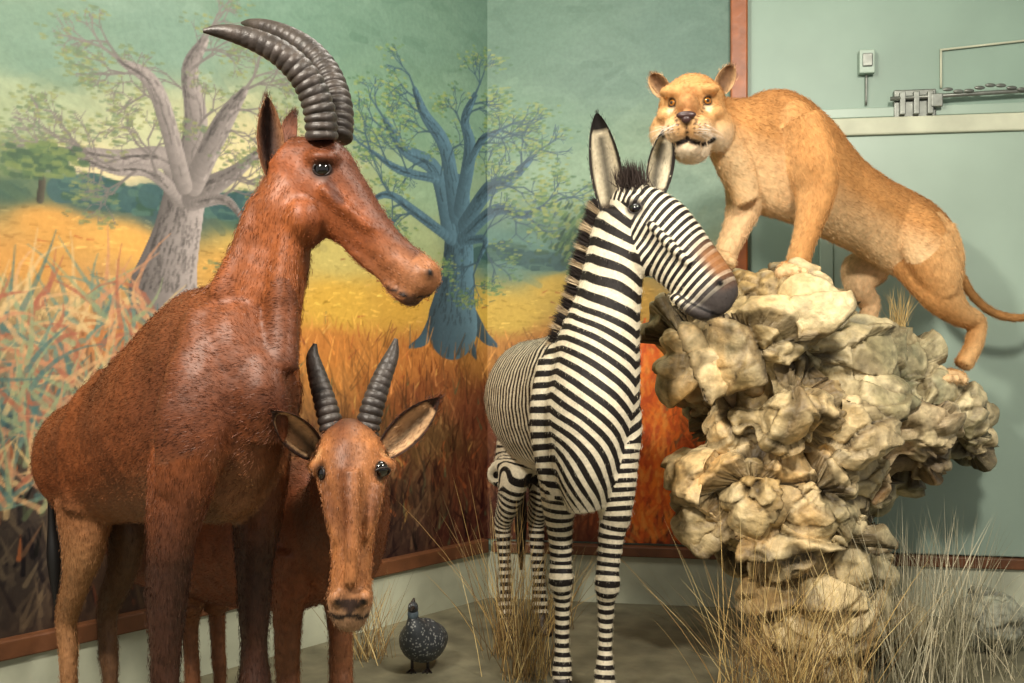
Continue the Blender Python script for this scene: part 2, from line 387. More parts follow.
def seg(p0,p1,r0,r1,col,al=1.,shade=0.):
    rr=max(r0,r1)+.004
    i0=max(0,int((min(p0[0],p1[0])-rr-S0)/ST)); i1=min(W,int((max(p0[0],p1[0])+rr-S0)/ST)+2)
    j0=max(0,int((min(p0[1],p1[1])-rr-Z0)/ST)); j1=min(Hh,int((max(p0[1],p1[1])+rr-Z0)/ST)+2)
    if i1<=i0 or j1<=j0: return
    X=GS[j0:j1,i0:i1]-p0[0]; Y=GZ[j0:j1,i0:i1]-p0[1]; dx=p1[0]-p0[0]; dy=p1[1]-p0[1]; L2=dx*dx+dy*dy+1e-9
    t=np.clip((X*dx+Y*dy)/L2,0,1); ex=X-t*dx; ey=Y-t*dy; d=np.sqrt(ex*ex+ey*ey); r=r0+(r1-r0)*t
    w=np.clip((r-d)/.005+.5,0,1)*al
    c=np.array(col,float)[None,None]*np.ones(d.shape+(1,))
    if shade: c=c*(1+shade*np.clip(-ex/(r+1e-4),-1,1))[...,None]
    img[j0:j1,i0:i1]=img[j0:j1,i0:i1]*(1-w[...,None])+np.clip(c,0,255)*w[...,None]
def samp(s,z):
    i=min(W-1,max(0,int((s-S0)/ST))); j=min(Hh-1,max(0,int((z-Z0)/ST))); return img[j,i].copy()
hz=lambda s: np.interp(s,[-3.7,-1.9,-.2,.4,1.2],[1.72,1.70,1.53,1.52,1.5])
for k in range(2500):
    s=random.uniform(S0,S1); z=random.uniform(hz(s)+.05,Z1); c=samp(s,z)+random.gauss(0,7)
    l=random.uniform(.05,.14); seg((s,z),(s+l,z+random.gauss(0,.05)),.02,.015,c,.35)
for k in range(10000):
    s=random.uniform(S0,S1); z=random.uniform(Z0,hz(s)); c=samp(s,z)
    j=random.gauss(0,20); c=c+np.array([j*1.1,j,j*.7])
    if random.random()<.06: c=np.array(random.choice([(222,184,104),(124,68,46),(84,100,72),(176,100,54)]))
    dep=(hz(s)-z); l=.02+.12*min(1,dep)*random.random(); an=random.gauss(math.pi/2,.5) if dep>.25 else random.gauss(0,.25)
    seg((s,z),(s+l*math.cos(an),z+l*math.sin(an)),.003+.006*min(1,dep),.002,np.clip(c,0,255),.7)
for side,us in ((0,[(60,190),(95,186),(130,200),(150,196),(220,205),(245,203),(262,206)]),(1,[(478,256),(505,250),(530,260),(560,262),(590,254),(610,262),(700,275)])):
    pts=[uv2s(*q) for q in us]
    for p,q in zip(pts[:-1],pts[1:]):
        seg(p,q,.045,.045,(60,94,98),.85)
        for k in range(16):
            t=random.random(); s=p[0]+(q[0]-p[0])*t; z=p[1]+(q[1]-p[1])*t+random.uniform(-.05,.04); seg((s,z),(s+.05,z),.014,.01,random.choice([(50,84,88),(80,116,108),(56,88,72)]),.7)
def stroke(pts,radii,col,shade=-.25):
    c=catmull([[*uv2s(u,v),r,0,0] for (u,v),r in zip(pts,radii)],10)
    for p,q in zip(c[:-1],c[1:]): seg(p[:2],q[:2],max(.002,p[2]),max(.002,q[2]),col,1,shade)
    return c
def twigs(s,z,an,l,r,col,dep,leaf=None,lk=.4):
    s2=s+l*math.cos(an); z2=z+l*math.sin(an); seg((s,z),(s2,z2),r,r*.7,col,.95)
    if dep==0:
        if leaf and random.random()<lk:
            for k in range(6):
                a=s2+random.gauss(0,.03); b=z2+random.gauss(0,.018); seg((a,b),(a+.012,b),.005,.003,random.choice(leaf),.65)
        return
    for k in range(random.choice([2,2,3])):
        twigs(s2,z2,an+random.gauss(0,.55),l*random.uniform(.65,.9),r*.65,col,dep-1,leaf,lk)
LF=[(100,136,92),(124,150,88),(76,114,86),(146,162,100)]
def bark(c,col,n):
    for k in range(n):
        i=random.randrange(1,len(c)-1); o=random.uniform(-.92,.92); j=min(len(c)-1,i+random.randint(3,9))
        pr=(c[i][0]+o*c[i][2],c[i][1])
        for m in range(i+1,j+1):
            q=(c[m][0]+o*c[m][2]+random.gauss(0,.003),c[m][1]); seg(pr,q,.004,.003,np.array(col)*(.55+.6*((o+1)/2))*random.choice([.7,.85,1.05,1.25]),.55); pr=q
def tree(trunk,rad,branches,roots,col,leaf,tw=4,lk=.4):
    for q in roots: stroke(q,[.05,.03,.008],np.array(col)*.85,-.1)
    c=stroke(trunk,rad,col,-.35); bark(c,col,170)
    for pts,r in branches:
        c=stroke(pts,[r]+list(np.linspace(r*.95,r*.35,len(pts)-1)),col,-.2)
        for k in range(8,len(c),6):
            an=math.atan2(c[k][1]-c[k-1][1],c[k][0]-c[k-1][0])
            twigs(c[k][0],c[k][1],an+random.choice([-.7,.7])+random.gauss(0,.2),.07,.006,np.array(col)*.85,tw,leaf,lk)
        twigs(c[-1][0],c[-1][1],math.atan2(c[-1][1]-c[-2][1],c[-1][0]-c[-2][0]),.07,.007,np.array(col)*.9,tw,leaf,lk)
        bark(c,col,22)
G=(132,130,130)
tree([(188,172),(186,190),(182,212),(176,240),(168,272),(164,292)],[.066,.08,.086,.095,.115,.135],
 [([(180,195),(168,160),(120,158),(70,150)],.045),([(182,200),(150,172),(115,170),(75,155)],.025),([(188,185),(196,120),(190,70),(205,40)],.05),([(192,200),(212,186),(235,172),(262,150)],.042),([(193,185),(222,125),(245,90)],.042),([(192,205),(225,200),(245,222)],.02),([(184,185),(156,90),(120,60)],.035)],
 [[(166,280),(148,298),(128,314)],[(172,280),(196,298),(214,312)],[(168,285),(166,300),(160,316)]],G,[(110,130,90),(132,144,94),(98,122,96)],4,.35)
stroke([(40,200),(42,180),(38,165)],[.012,.01,.008],(70,70,60))
for k in range(200):
    s,z=uv2s(38+random.gauss(0,18),160+random.gauss(0,7)); seg((s,z),(s+.02,z),.01,.008,random.choice([(84,112,78),(64,92,72),(110,132,84)]),.8)
Bc=(74,106,124)
tree([(458,190),(457,210),(459,240),(458,270),(455,300),(453,325)],[.078,.088,.092,.105,.13,.165],
 [([(450,235),(436,172),(405,150),(385,120)],.046),([(456,215),(446,150),(425,115),(415,90)],.046),([(460,210),(470,150),(465,120),(475,95)],.042),([(464,225),(488,190),(510,180),(530,160)],.04),([(462,240),(496,210),(525,215),(548,205)],.03),([(452,240),(415,212),(390,195),(370,200)],.026),([(440,180),(400,170),(370,150)],.02),([(466,170),(482,140),(500,130)],.02),([(462,242),(485,240),(478,262)],.02)],
 [[(440,312),(425,338),(410,347)],[(468,312),(484,336),(497,346)],[(452,320),(448,345),(443,356)],[(460,320),(470,345),(476,358)]],Bc,LF,4,.4)
for k in range(130):
    u=random.gauss(545,14); v=random.gauss(205,16); s,z=uv2s(u,v); seg((s,z),(s+.015,z),.007,.004,random.choice(LF),.7)
for k in range(500):
    s,z=uv2s(590+random.gauss(0,16),243+random.gauss(0,15)); seg((s,z),(s+.015,z+.02),.008,.004,random.choice([(60,96,72),(88,124,80),(44,76,66),(120,140,90)]),.8)
for k in range(420):
    u=random.uniform(-30,170); v=random.uniform(300,520); s,z=uv2s(u,v); an=random.gauss(math.pi/2,.8); l=random.uniform(.08,.3)
    c=random.choice([(190,142,108),(206,170,124),(106,138,126),(76,114,114),(140,160,124),(160,102,80),(206,184,134)])
    cu=random.gauss(0,.5); p=(s,z)
    for i in range(5):
        q=(p[0]+l/5*math.cos(an),p[1]+l/5*math.sin(an)); seg(p,q,.01*(1-i/6),.01*(1-(i+1)/6),c,.65); p=q; an+=cu/3
for k in range(1600):
    u=random.uniform(300,720); v=random.uniform(345,545); s,z=uv2s(u,v); c=samp(s,z)*random.uniform(.55,1.35)
    l=random.uniform(.04,.15); an=random.gauss(math.pi/2,.35); seg((s,z),(s+l*math.cos(an),z+l*math.sin(an)),.005,.002,np.clip(c,0,255),.6)
for k in range(500):
    u=random.gauss(650,15); v=random.uniform(330,545); s,z=uv2s(u,v); l=random.uniform(.03,.1)
    seg((s,z),(s+random.gauss(0,.03),z+l),.012,.004,random.choice([(244,132,40),(230,104,34),(246,160,70),(204,84,30)]),.6)
img=img*np.array([.93,.89,.87])
col=lin(np.clip(img,0,255)).reshape(-1,3)
pos=np.zeros((Hh,W,3)); isL=(GS<0)
for k in range(3):
    pos[...,k]=np.where(isL,[CX,CY,0][k]+Ld[k]*(-GS),[CX,CY,0][k]+Rd[k]*GS)
pos[...,2]=GZ
idx=np.arange(W*Hh).reshape(Hh,W)
Fc=np.stack([idx[:-1,:-1],idx[:-1,1:],idx[1:,1:],idx[1:,:-1]],-1).reshape(-1,4)
M_mural=colmat('mural_paint',rough=.5,nscale=55,namt=.07,bump=.15,spec=.3)
link('wall_mural',mesh_np('wall_mural',pos.reshape(-1,3),Fc,col),M_mural)

# ================= TOPI (large antelope) =================
E=empty('topi_antelope',(-.95,2.55,0)); b=Body(); Z=(0,0,1)
b.loft('trunk',[C(62,474,3.0,.05,.07),C(72,464,2.93,.115,.15),C(98,458,2.84,.145,.182),C(136,444,2.68,.162,.206),C(174,424,2.5,.172,.246),C(208,406,2.38,.162,.28),C(236,400,2.28,.138,.255),C(256,402,2.21,.085,.17),C(266,404,2.17,.03,.05)],Z,flow=-1)
b.loft('neck',[C(218,400,2.34,.12,.2),C(232,355,2.33,.108,.178),C(252,315,2.32,.088,.128),C(268,280,2.31,.074,.092),C(276,245,2.31,.066,.078),C(284,212,2.3,.062,.076),C(296,188,2.3,.058,.076)],(-1,.15,.3),flow=-1)
b.loft('head',[C(280,154,2.31,.04,.05),C(298,168,2.31,.062,.088),C(318,184,2.3,.068,.104),C(342,206,2.29,.056,.082),C(368,231,2.28,.044,.06),C(392,254,2.27,.038,.048),C(412,271,2.26,.041,.05),C(427,282,2.25,.038,.046),C(436,290,2.25,.018,.024)],(.65,0,.76),flow=-1)
b.muscle([C(384,280,2.27,.02,.012),C(398,291,2.265,.034,.018),C(412,299,2.26,.034,.018),C(421,301,2.26,.012,.008)])
b.blob(P(427,273,2.225),(.02,.02,.02)); b.blob(P(322,158,2.245),(.04,.034,.02)); b.blob(P(306,220,2.28),(.05,.07,.06))
b.muscle([C(322,188,2.23,.014,.012),C(345,208,2.232,.016,.014),C(372,230,2.235,.01,.01)])
b.muscle([C(334,228,2.28,.02,.012),C(360,258,2.27,.022,.012),C(384,278,2.265,.016,.01)])
b.muscle([C(292,225,2.26,.025,.03),C(284,270,2.25,.03,.035),C(282,320,2.23,.03,.04),C(276,370,2.2,.03,.05)],(1,0,0))
b.muscle([C(262,200,2.28,.02,.03),C(244,250,2.27,.025,.035),C(226,300,2.26,.03,.05)],(1,0,0))
b.muscle([C(208,310,2.26,.03,.05),C(203,370,2.2,.05,.08),C(194,430,2.165,.05,.085),C(182,495,2.17,.04,.06)],(1,0,0))
b.muscle([C(252,330,2.23,.02,.03),C(260,390,2.18,.042,.06),C(260,440,2.2,.042,.06)],(1,0,0))
b.muscle([C(110,372,2.74,.03,.03),C(98,410,2.68,.055,.08),C(90,460,2.68,.055,.09),C(85,510,2.7,.04,.06)],(1,0,0))
b.loft('fr',[C(200,400,2.26,.06,.13),C(185,470,2.22,.06,.11),C(172,530,2.2,.046,.07),CZ(167,.66,2.21,.036,.048),CZ(165,.5,2.21,.03,.036),CZ(165,.42,2.2,.035,.04),CZ(166,.34,2.21,.025,.028),CZ(166,.18,2.21,.022,.025),CZ(166,.1,2.2,.029,.034),CZ(166,.04,2.19,.028,.028)],(.7,-.7,0))
b.loft('fl',[C(256,410,2.36,.055,.12),C(258,480,2.38,.055,.1),C(255,535,2.38,.044,.065),CZ(254,.66,2.38,.036,.046),CZ(254,.5,2.38,.03,.036),CZ(254,.42,2.37,.035,.04),CZ(254,.34,2.38,.025,.028),CZ(254,.18,2.38,.022,.025),CZ(254,.1,2.37,.029,.034),CZ(254,.04,2.36,.028,.028)],(.7,-.7,0))
b.loft('hr',[C(94,430,2.8,.07,.14),C(86,485,2.77,.072,.125),CZ(84,.7,2.76,.052,.08),CZ(76,.58,2.79,.035,.048),CZ(67,.47,2.86,.03,.042),CZ(68,.37,2.86,.024,.03),CZ(70,.2,2.84,.022,.025),CZ(72,.1,2.82,.029,.032),CZ(73,.04,2.8,.028,.028)],(.7,-.7,0))
b.loft('hl',[C(118,450,2.9,.07,.13),C(120,505,2.9,.065,.1),CZ(126,.68,2.88,.046,.07),CZ(120,.56,2.92,.034,.046),CZ(108,.46,2.98,.03,.041),CZ(108,.36,2.98,.025,.031),CZ(111,.2,2.96,.022,.025),CZ(113,.1,2.94,.029,.032),CZ(114,.04,2.92,.028,.028)],(.7,-.7,0))
b.bake('topi_body',.0085,4,.012)
pt=b.part; base=lin((118,64,32)); b.col[:]=base
n1=fbm(b.co*4.5,3)[:,None]; b.col*=(.35+1.3*n1)
def mixc(b,mask,c,k=1.):
    w=(mask*k)[:,None]; b.col=b.col*(1-w)+lin(c)*w
nk=(pt=='neck').astype(float); hd=(pt=='head').astype(float)
mixc(b,nk,(148,82,38),.5); mixc(b,hd,(130,70,36),.7); mixc(b,hd*np.clip((b.t-.6)*3,0,1),(152,106,70),.65)
mixc(b,hd*np.clip(b.b*1.6-.2,0,1)*(b.t<.85),(70,36,22),.75); mixc(b,nk*np.clip(b.b-.1,0,1),(84,46,26),.6)
mixc(b,(pt=='trunk')*np.clip((b.t-.45)*3,0,1)*np.clip(1.1-np.abs(b.b),0,1),(66,34,20),.65)
mixc(b,(pt=='trunk')*np.clip(.45-b.t,0,.4)*2*np.clip(b.b+.2,0,1),(148,88,46),.5)
mixc(b,((pt=='fr')|(pt=='fl'))*np.clip((1.0-b.co[:,2])*4,0,1),(50,31,23),.88)
mixc(b,((pt=='hr')|(pt=='hl'))*np.clip((.9-b.co[:,2])*4,0,1),(164,120,80),.85)
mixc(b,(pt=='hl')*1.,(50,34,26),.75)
mixc(b,((pt=='trunk'))*np.clip(-b.b*1.4-.55,0,1),(158,116,80),.6)
nh=b.hit(430,273)[0]; b.spot(nh,.014,(16,10,8),1,.6)
b.line([(438,292),(425,297),(405,296),(388,288)],.006,(26,16,12),.95); b.line([(420,303),(404,303)],.014,(70,48,36),.4)
b.line([(328,182),(340,200)],.018,(74,38,24),.5)
eyeball(b,322,169,.0195,E,'eye')
h,n=b.ray(P(322,172,2.8),(0,-1,0)); 
if h is not None: eyeball(b,0,0,.0195,E,'eye_far',h=h,n=n)
eh=b.hit(322,169)[0]
lf=np.where(pt=='head',.6,1.)
b.finish(E,M_fur,230000,.0105,.0011,.16,.13,[(eh,.025),(nh,.01)],.9,lf)
ringm=lambda k,am:(lambda t,arc:1+am*np.clip(1.15-t*1.2,0,1)*(np.abs(np.sin(arc*k*math.pi))**.7*2-1))
hp=[(322,140,.035,.04),(320,114,.035,.04),(312,90,.034,.038),(299,70,.032,.035),(280,53,.029,.032),(257,41,.025,.027),(235,34,.02,.021),(216,31,.013,.014),(203,31,.004,.004)]
for nm,k_ in (('horn',0),('horn_far',1)):
    pts=[]
    for i,(u,v,r1,r2) in enumerate(hp):
        pts.append(C(u+k_*(15+i*3.),v-k_*(i*1.0),2.27-.01*i*(1-k_)+k_*(.09+i*.014),r1,r2))
    tube_obj(nm,pts,(0,1,.1),M_horn,E,n=28,sides=24,mod=ringm(52,.075))
def ec(o,i,e):
    def f(s,t,l):
        if l: return lin(o)
        k=min(1,abs(t)**3+.0); return lin(i)*(1-k)+lin(e)*k
    return f
ear('ear',P(274,176,2.27),P(266,98,2.26),(.55,-1,0),.062,.028,ec((90,50,32),(48,30,24),(140,96,64)),E,.65,bow=.012)
ear('ear_far',P(290,165,2.37),P(296,112,2.42),(.8,.5,0),.06,.03,ec((90,48,28),(60,36,26),(120,74,48)),E)
for u,d in ((166,2.19),(254,2.36),(73,2.8),(114,2.92)): hoof(E,u,d,.034,'hoof_%d'%u,0,(.7,-.7,0))
tube_obj('tail',[C(64,430,2.98,.02),C(54,470,3.02,.016),C(52,520,3.03,.012),C(54,560,3.03,.02),C(56,610,3.03,.004)],(0,1,0),M_black,E)

# ================= second antelope =================
E=empty('hirola_antelope',(-.75,2.8,0)); b=Body(); dz=-.22; q_=.915
def CH(u,v,d,rw,rh): return C(u,v,d+dz,rw*q_,rh*q_)
b.loft('trunk',[C(128,528,3.42,.05,.07),C(140,530,3.34,.13,.15),C(170,532,3.2,.155,.185),C(215,535,3.04,.165,.2),C(260,535,2.9,.165,.21),C(300,532,2.78,.15,.21),C(328,528,2.7,.115,.165),C(342,524,2.65,.05,.08)],Z,flow=-1)
b.loft('neck',[C(308,545,2.78,.12,.17),C(332,538,2.66,.115,.155),C(345,515,2.5,.1,.125),C(349,488,2.38,.085,.105),C(350,466,2.32,.072,.085)],(0,-.6,.8),flow=-1)
b.loft('head',[CH(350,434,2.54,.05,.06),CH(350,448,2.51,.08,.085),CH(351,470,2.47,.084,.098),CH(352,498,2.44,.068,.09),CH(352,528,2.42,.053,.072),CH(352,558,2.4,.046,.058),CH(351,583,2.38,.048,.05),CH(350,601,2.375,.054,.05),CH(350,617,2.37,.046,.042),CH(350,628,2.37,.028,.028),CH(350,632,2.37,.01,.01)],(0,-1,.15),flow=1)
for u in (319,383): b.blob(P(u,466,2.235),(.026,.036,.018)); 
for u in (336,365): b.blob(P(u,598,2.115),(.016,.016,.018))
for sx in (-1,1): b.muscle([C(351+sx*26,484,2.185,.012,.012),C(351+sx*21,510,2.165,.013,.014),C(351+sx*15,542,2.145,.008,.008)],(0,-1,0))
b.muscle([C(351,470,2.155,.022,.014),C(352,520,2.12,.016,.014),C(351,585,2.105,.014,.012)],(0,-1,0))
b.loft('fl',[C(330,545,2.72,.065,.11),C(338,590,2.74,.05,.075),CZ(340,.5,2.75,.038,.048),CZ(341,.36,2.75,.032,.038),CZ(341,.3,2.74,.033,.038),CZ(341,.16,2.75,.021,.024),CZ(341,.09,2.74,.027,.03),CZ(341,.04,2.73,.026,.026)],(.5,-.8,0))
b.loft('fr',[C(292,545,2.68,.065,.11),C(290,590,2.69,.05,.075),CZ(288,.5,2.7,.038,.048),CZ(288,.36,2.7,.032,.038),CZ(288,.3,2.69,.033,.038),CZ(288,.16,2.7,.021,.024),CZ(288,.09,2.69,.027,.03),CZ(288,.04,2.68,.026,.026)],(.5,-.8,0))
b.loft('hl',[C(205,545,3.28,.08,.13),C(215,590,3.25,.065,.1),CZ(222,.5,3.22,.042,.06),CZ(217,.4,3.28,.031,.04),CZ(218,.3,3.28,.024,.028),CZ(220,.16,3.26,.021,.024),CZ(220,.09,3.25,.026,.028),CZ(221,.04,3.24,.026,.026)],(.5,-.8,0))
b.loft('hr',[C(170,545,3.14,.08,.13),C(186,590,3.1,.065,.1),CZ(196,.5,3.06,.042,.06),CZ(190,.4,3.12,.031,.04),CZ(191,.3,3.12,.024,.028),CZ(193,.16,3.1,.021,.024),CZ(193,.09,3.09,.026,.028),CZ(194,.04,3.08,.026,.026)],(.5,-.8,0))
b.bake('hirola_body',.007,3,.01); pt=b.part
b.col[:]=lin((120,66,38)); b.col*=(.45+1.1*fbm(b.co*6,3)[:,None]); hd=(pt=='head').astype(float)
mixc(b,hd,(170,112,66),.8); mixc(b,hd*np.clip(1.2-np.abs(b.a)*2,0,1)*(b.b>0)*np.clip((.72-b.t)*5,0,1),(96,54,32),.8)
mixc(b,hd*np.clip((.16-b.t)*9,0,1),(78,44,28),.8)
mixc(b,hd*np.clip((b.t-.76)*7,0,1),(150,120,92),.8)
mixc(b,np.isin(pt,['fl','fr','hl','hr'])*np.clip((.6-b.co[:,2])*5,0,1),(128,84,54),.7)
for sx in (-1,1): 
    b.line([(351+sx*26,486),(351+sx*20,520)],.026,(104,62,38),.25); b.spot(b.hit(351+sx*33,455)[0],.022,(206,166,118),.6,.9)
ns_=[]
for u in (338,363): h_=b.hit(u,602)[0]; ns_.append((h_,.01)); b.spot(h_,.0125,(20,14,12),1,.5)
b.line([(329,614),(338,618),(350,615),(362,618),(370,614)],.0065,(30,22,18),.95); b.line([(350,600),(350,615)],.006,(50,38,32),.8)
b.line([(342,603),(350,606),(358,603)],.014,(60,44,38),.7)
for u,v,nm in ((321,473,'eye_right'),(382,472,'eye_left')): 
    r_=eyeball(b,u,v,.018,E,nm); ns_.append((r_[0],.02))
b.finish(E,M_fur,190000,.01,.001,.17,.15,ns_,.9,np.where(pt=='head',.75,1.))
tube_obj('horn_right',[C(336,446,2.29,.027),C(331,425,2.29,.0265),C(325,402,2.3,.025),C(318,378,2.32,.022),C(313,358,2.34,.016),C(315,344,2.35,.005)],(0,1,.1),M_horn,E,n=36,sides=20,mod=ringm(56,.1))
tube_obj('horn_left',[C(365,446,2.29,.027),C(368,425,2.29,.0265),C(374,402,2.3,.0255),C(383,376,2.32,.022),C(392,355,2.34,.016),C(396,339,2.35,.005)],(0,1,.1),M_horn,E,n=36,sides=20,mod=ringm(56,.1))
def fe(s,t,l):
    if l: return lin((112,62,38))
    if s>.84 or abs(t)>.84: return lin((50,32,24))
    k=abs(t); return lin((190,154,114))*(1-.7*math.exp(-(k/.3)**2)*(s<.8))
ear('ear_right',P(318,455,2.27),P(271,409,2.12),(.15,-1,.1),.072,.03,fe,E,bow=.01)
ear('ear_left',P(384,452,2.27),P(440,398,2.25),(-.1,-1,.1),.074,.03,fe,E,bow=.01)
for u,d in ((341,2.73),(288,2.68),(221,3.24),(194,3.08)): hoof(E,u,d,.031,'hoof_%d'%u,0,(.5,-.8,0))

# ================= ZEBRA =================
E=empty('grevys_zebra',(.15,3.8,0)); b=Body(); b.skip=('trunk',.70)
b.loft('trunk',[C(520,400,4.42,.05,.07),C(522,400,4.34,.15,.17),C(528,398,4.2,.182,.235),C(543,404,4.0,.2,.262),C(560,406,3.82,.205,.272),C(576,405,3.65,.194,.285),C(586,404,3.52,.17,.265),C(592,406,3.43,.12,.2),C(595,408,3.39,.04,.08)],Z,flow=-1)
b.loft('neck',[C(591,505,3.44,.11,.06),C(590,465,3.42,.145,.12),C(590,415,3.45,.155,.17),C(596,358,3.48,.128,.163),C(606,310,3.49,.1,.13),C(613,272,3.5,.084,.115),C(620,238,3.51,.078,.11),C(627,215,3.5,.072,.1)],(-.75,.6,.1),flow=-1)
b.loft('head',[C(620,194,3.54,.05,.05),C(634,207,3.51,.08,.095),C(654,228,3.47,.086,.125),C(673,249,3.43,.074,.122),C(690,267,3.39,.066,.11),C(704,283,3.36,.067,.102),C(715,297,3.34,.064,.09),C(722,308,3.33,.045,.06),C(725,312,3.33,.015,.02)],(.7,-.1,.7),flow=-1)
b.muscle([C(672,296,3.36,.03,.015),C(688,306,3.34,.042,.022),C(701,313,3.325,.044,.024),C(710,316,3.32,.03,.018)])
b.blob(P(636,201,3.44),(.042,.032,.026)); b.blob(P(643,256,3.44),(.055,.055,.075)); b.blob(P(719,282,3.3),(.026,.026,.026)); b.muscle([C(648,222,3.37,.016,.014),C(670,245,3.34,.018,.016),C(690,265,3.315,.01,.01)])
fu=(.38,-.9,0)
b.muscle([C(558,360,3.52,.04,.07),C(554,410,3.47,.05,.085),C(558,460,3.44,.05,.08),C(561,500,3.43,.04,.05)],(1,0,0)); b.muscle([C(620,385,3.45,.04,.06),C(620,430,3.4,.05,.075),C(617,480,3.39,.05,.06)],(1,0,0))
b.loft('fr',[C(562,450,3.5,.075,.12),C(560,485,3.49,.066,.1),C(559,515,3.49,.05,.07),CZ(560,.6,3.49,.042,.052),CZ(561,.48,3.49,.035,.042),CZ(561,.42,3.48,.041,.048),CZ(562,.35,3.49,.029,.033),CZ(562,.2,3.49,.024,.028),CZ(562,.11,3.48,.034,.038),CZ(562,.04,3.46,.033,.033)],fu)
b.loft('fl',[C(613,450,3.45,.075,.12),C(614,485,3.44,.066,.1),C(615,515,3.43,.05,.07),CZ(612,.6,3.43,.042,.052),CZ(608,.48,3.42,.035,.042),CZ(607,.42,3.41,.041,.048),CZ(606,.35,3.42,.029,.033),CZ(605,.2,3.42,.024,.028),CZ(605,.11,3.41,.034,.038),CZ(605,.04,3.39,.033,.033)],fu)
b.loft('hr',[C(524,385,4.24,.06,.12),C(521,425,4.23,.075,.15),C(517,465,4.2,.078,.145),CZ(514,.7,4.15,.062,.1),CZ(509,.58,4.2,.043,.06),CZ(503,.48,4.28,.035,.048),CZ(504,.38,4.28,.028,.035),CZ(506,.2,4.26,.025,.029),CZ(506,.11,4.24,.033,.035),CZ(507,.04,4.22,.032,.032)],fu)
b.loft('hl',[C(543,385,4.3,.07,.12),C(544,425,4.29,.08,.15),C(543,465,4.27,.082,.145),CZ(542,.7,4.2,.06,.1),CZ(540,.58,4.26,.042,.058),CZ(536,.48,4.34,.035,.048),CZ(537,.38,4.34,.028,.035),CZ(539,.2,4.32,.025,.029),CZ(540,.11,4.3,.033,.035),CZ(541,.04,4.28,.032,.032)],fu)
b.bake('zebra_body',.0062,8,.008); pt=b.part; nv=len(b.co)
wn=(fbm(b.co*5,2)-.5)*2
ph=np.zeros(nv); bias=np.zeros(nv); tp=2*math.pi
m=pt=='trunk'; ph[m]=tp*(b.arc[m]/.038+ .6*b.b[m])+wn[m]*2.4; bias[m]=np.where(b.b[m]<-.6,-(-.6-b.b[m])*5,.05)
def nph(t,arc,a,b_): 
    ang=np.arctan2(np.abs(a),-b_)
    return tp*(arc/.06 - (.5+2.8*np.clip(1-t*1.5,0,1))*np.clip(ang,0,2.0))
m=pt=='neck'; ph[m]=nph(b.t[m],b.arc[m],b.a[m],b.b[m])+wn[m]*2.2; bias[m]=.1-np.clip((.09-b.arc[m])*10,0,1.3)
m=pt=='head'; ph[m]=tp*(b.arc[m]/.025+1.8*b.b[m]*np.clip(1.1-b.t[m],.2,1))+wn[m]*2.; bias[m]=.12
for q in ('fr','fl','hr','hl'):
    m=pt==q
    ph[m]=tp*(b.arc[m]/.032)+wn[m]*2.; bias[m]=.05-(np.clip((b.co[m][:,2]-.55)*3,0,1)*(np.abs(b.co[m][:,2]-.72)<.2)*.5*np.clip((b.a[m] if q in('fr','hr') else -b.a[m])*2,0,1))
b.zs=np.sin(ph)+bias; b.zm=np.zeros(nv)
hd=(pt=='head')
b.col[:]=lin((66,60,58)); w=hd*np.clip((b.t-.80)*9,0,1); b.zm=np.maximum(b.zm,w)
br=hd*np.clip((b.t-.55)*6,0,1)*np.clip(b.b*2.2-.2,0,1)*np.clip((.93-b.t)*8,0,1); mixc(b,br,(136,90,52),1.); b.zm=np.maximum(b.zm,br*.95)
nh=b.hit(720,283)[0]; b.spot(nh,.018,(10,8,8),1,.5); b.line([(722,316),(705,310),(688,302),(678,294)],.007,(14,12,12),.95)
eyeball(b,635,208,.024,E,'eye',rim=(20,16,14)); eh=b.hit(635,208)[0]
h,n=b.ray(P(634,200,3.46)+np.array([.5,.6,0]),(-.5,-.6,0))
if h is not None: eyeball(b,0,0,.022,E,'eye_far',h=h,n=n)
b.finish(E,M_zeb,170000,.0075,.001,.15,.15,[(eh,.026),(nh,.012)],1.,np.where(hd,.7,1.))
def zec(s,t,l):
    k=abs(t)
    if s>.84: return lin((24,20,18))
    if l: return lin((30,25,22)) if .42<s<.62 else lin((215,205,180))
    if k>.74: return lin((30,24,20))
    return lin((206,194,166))*(1-.85*math.exp(-(k/.4)**2)*(s<.8)) if s>.12 else lin((90,78,64))
ear('ear_right',P(613,214,3.5),P(597,114,3.47),(-.15,-1,.1),.112,.045,zec,E,.6,bow=.02)
ear('ear_left',P(656,194,3.52),P(667,127,3.54),(.25,-1,.1),.1,.04,zec,E,.6,bow=.02)
A=np.array([s for s in b.smp if b.names[int(s[14])]=='neck']); roots=[];dr_=[];cl=[]
for k in range(9000):
    i=rng.integers(18,len(A)-1); f=rng.random(); s=A[i]*(1-f)+A[i+1]*f
    r0=s[:3]+s[9:12]*s[13]*.93+s[6:9]*rng.normal()*.012; roots.append(r0); dr_.append(s[9:12]+s[3:6]*.3+rng.normal(size=3)*.08)
    cl.append(lin((34,24,20)) if math.sin(nph(s[15]/s[17],s[15],0.01,-1)+.0)>-.5 else lin((170,150,120)))
blades('mane',roots,dr_,rng.uniform(.06,.085,9000),.0035,np.zeros(3),cl,M_blade,E,segs=2)
r0=P(632,188,3.5); N=900
blades('forelock',r0+rng.normal(size=(N,3))*np.array([.022,.03,.012]),np.array([-.1,0,1])+rng.normal(size=(N,3))*.22,rng.uniform(.05,.1,N),.003,np.zeros(3),np.tile(lin((44,32,26)),(N,1)),M_blade,E,segs=2)
for u,d in ((562,3.46),(605,3.39),(507,4.22),(541,4.28)): hoof(E,u,d,.04,'hoof_%d'%u,0,fu)
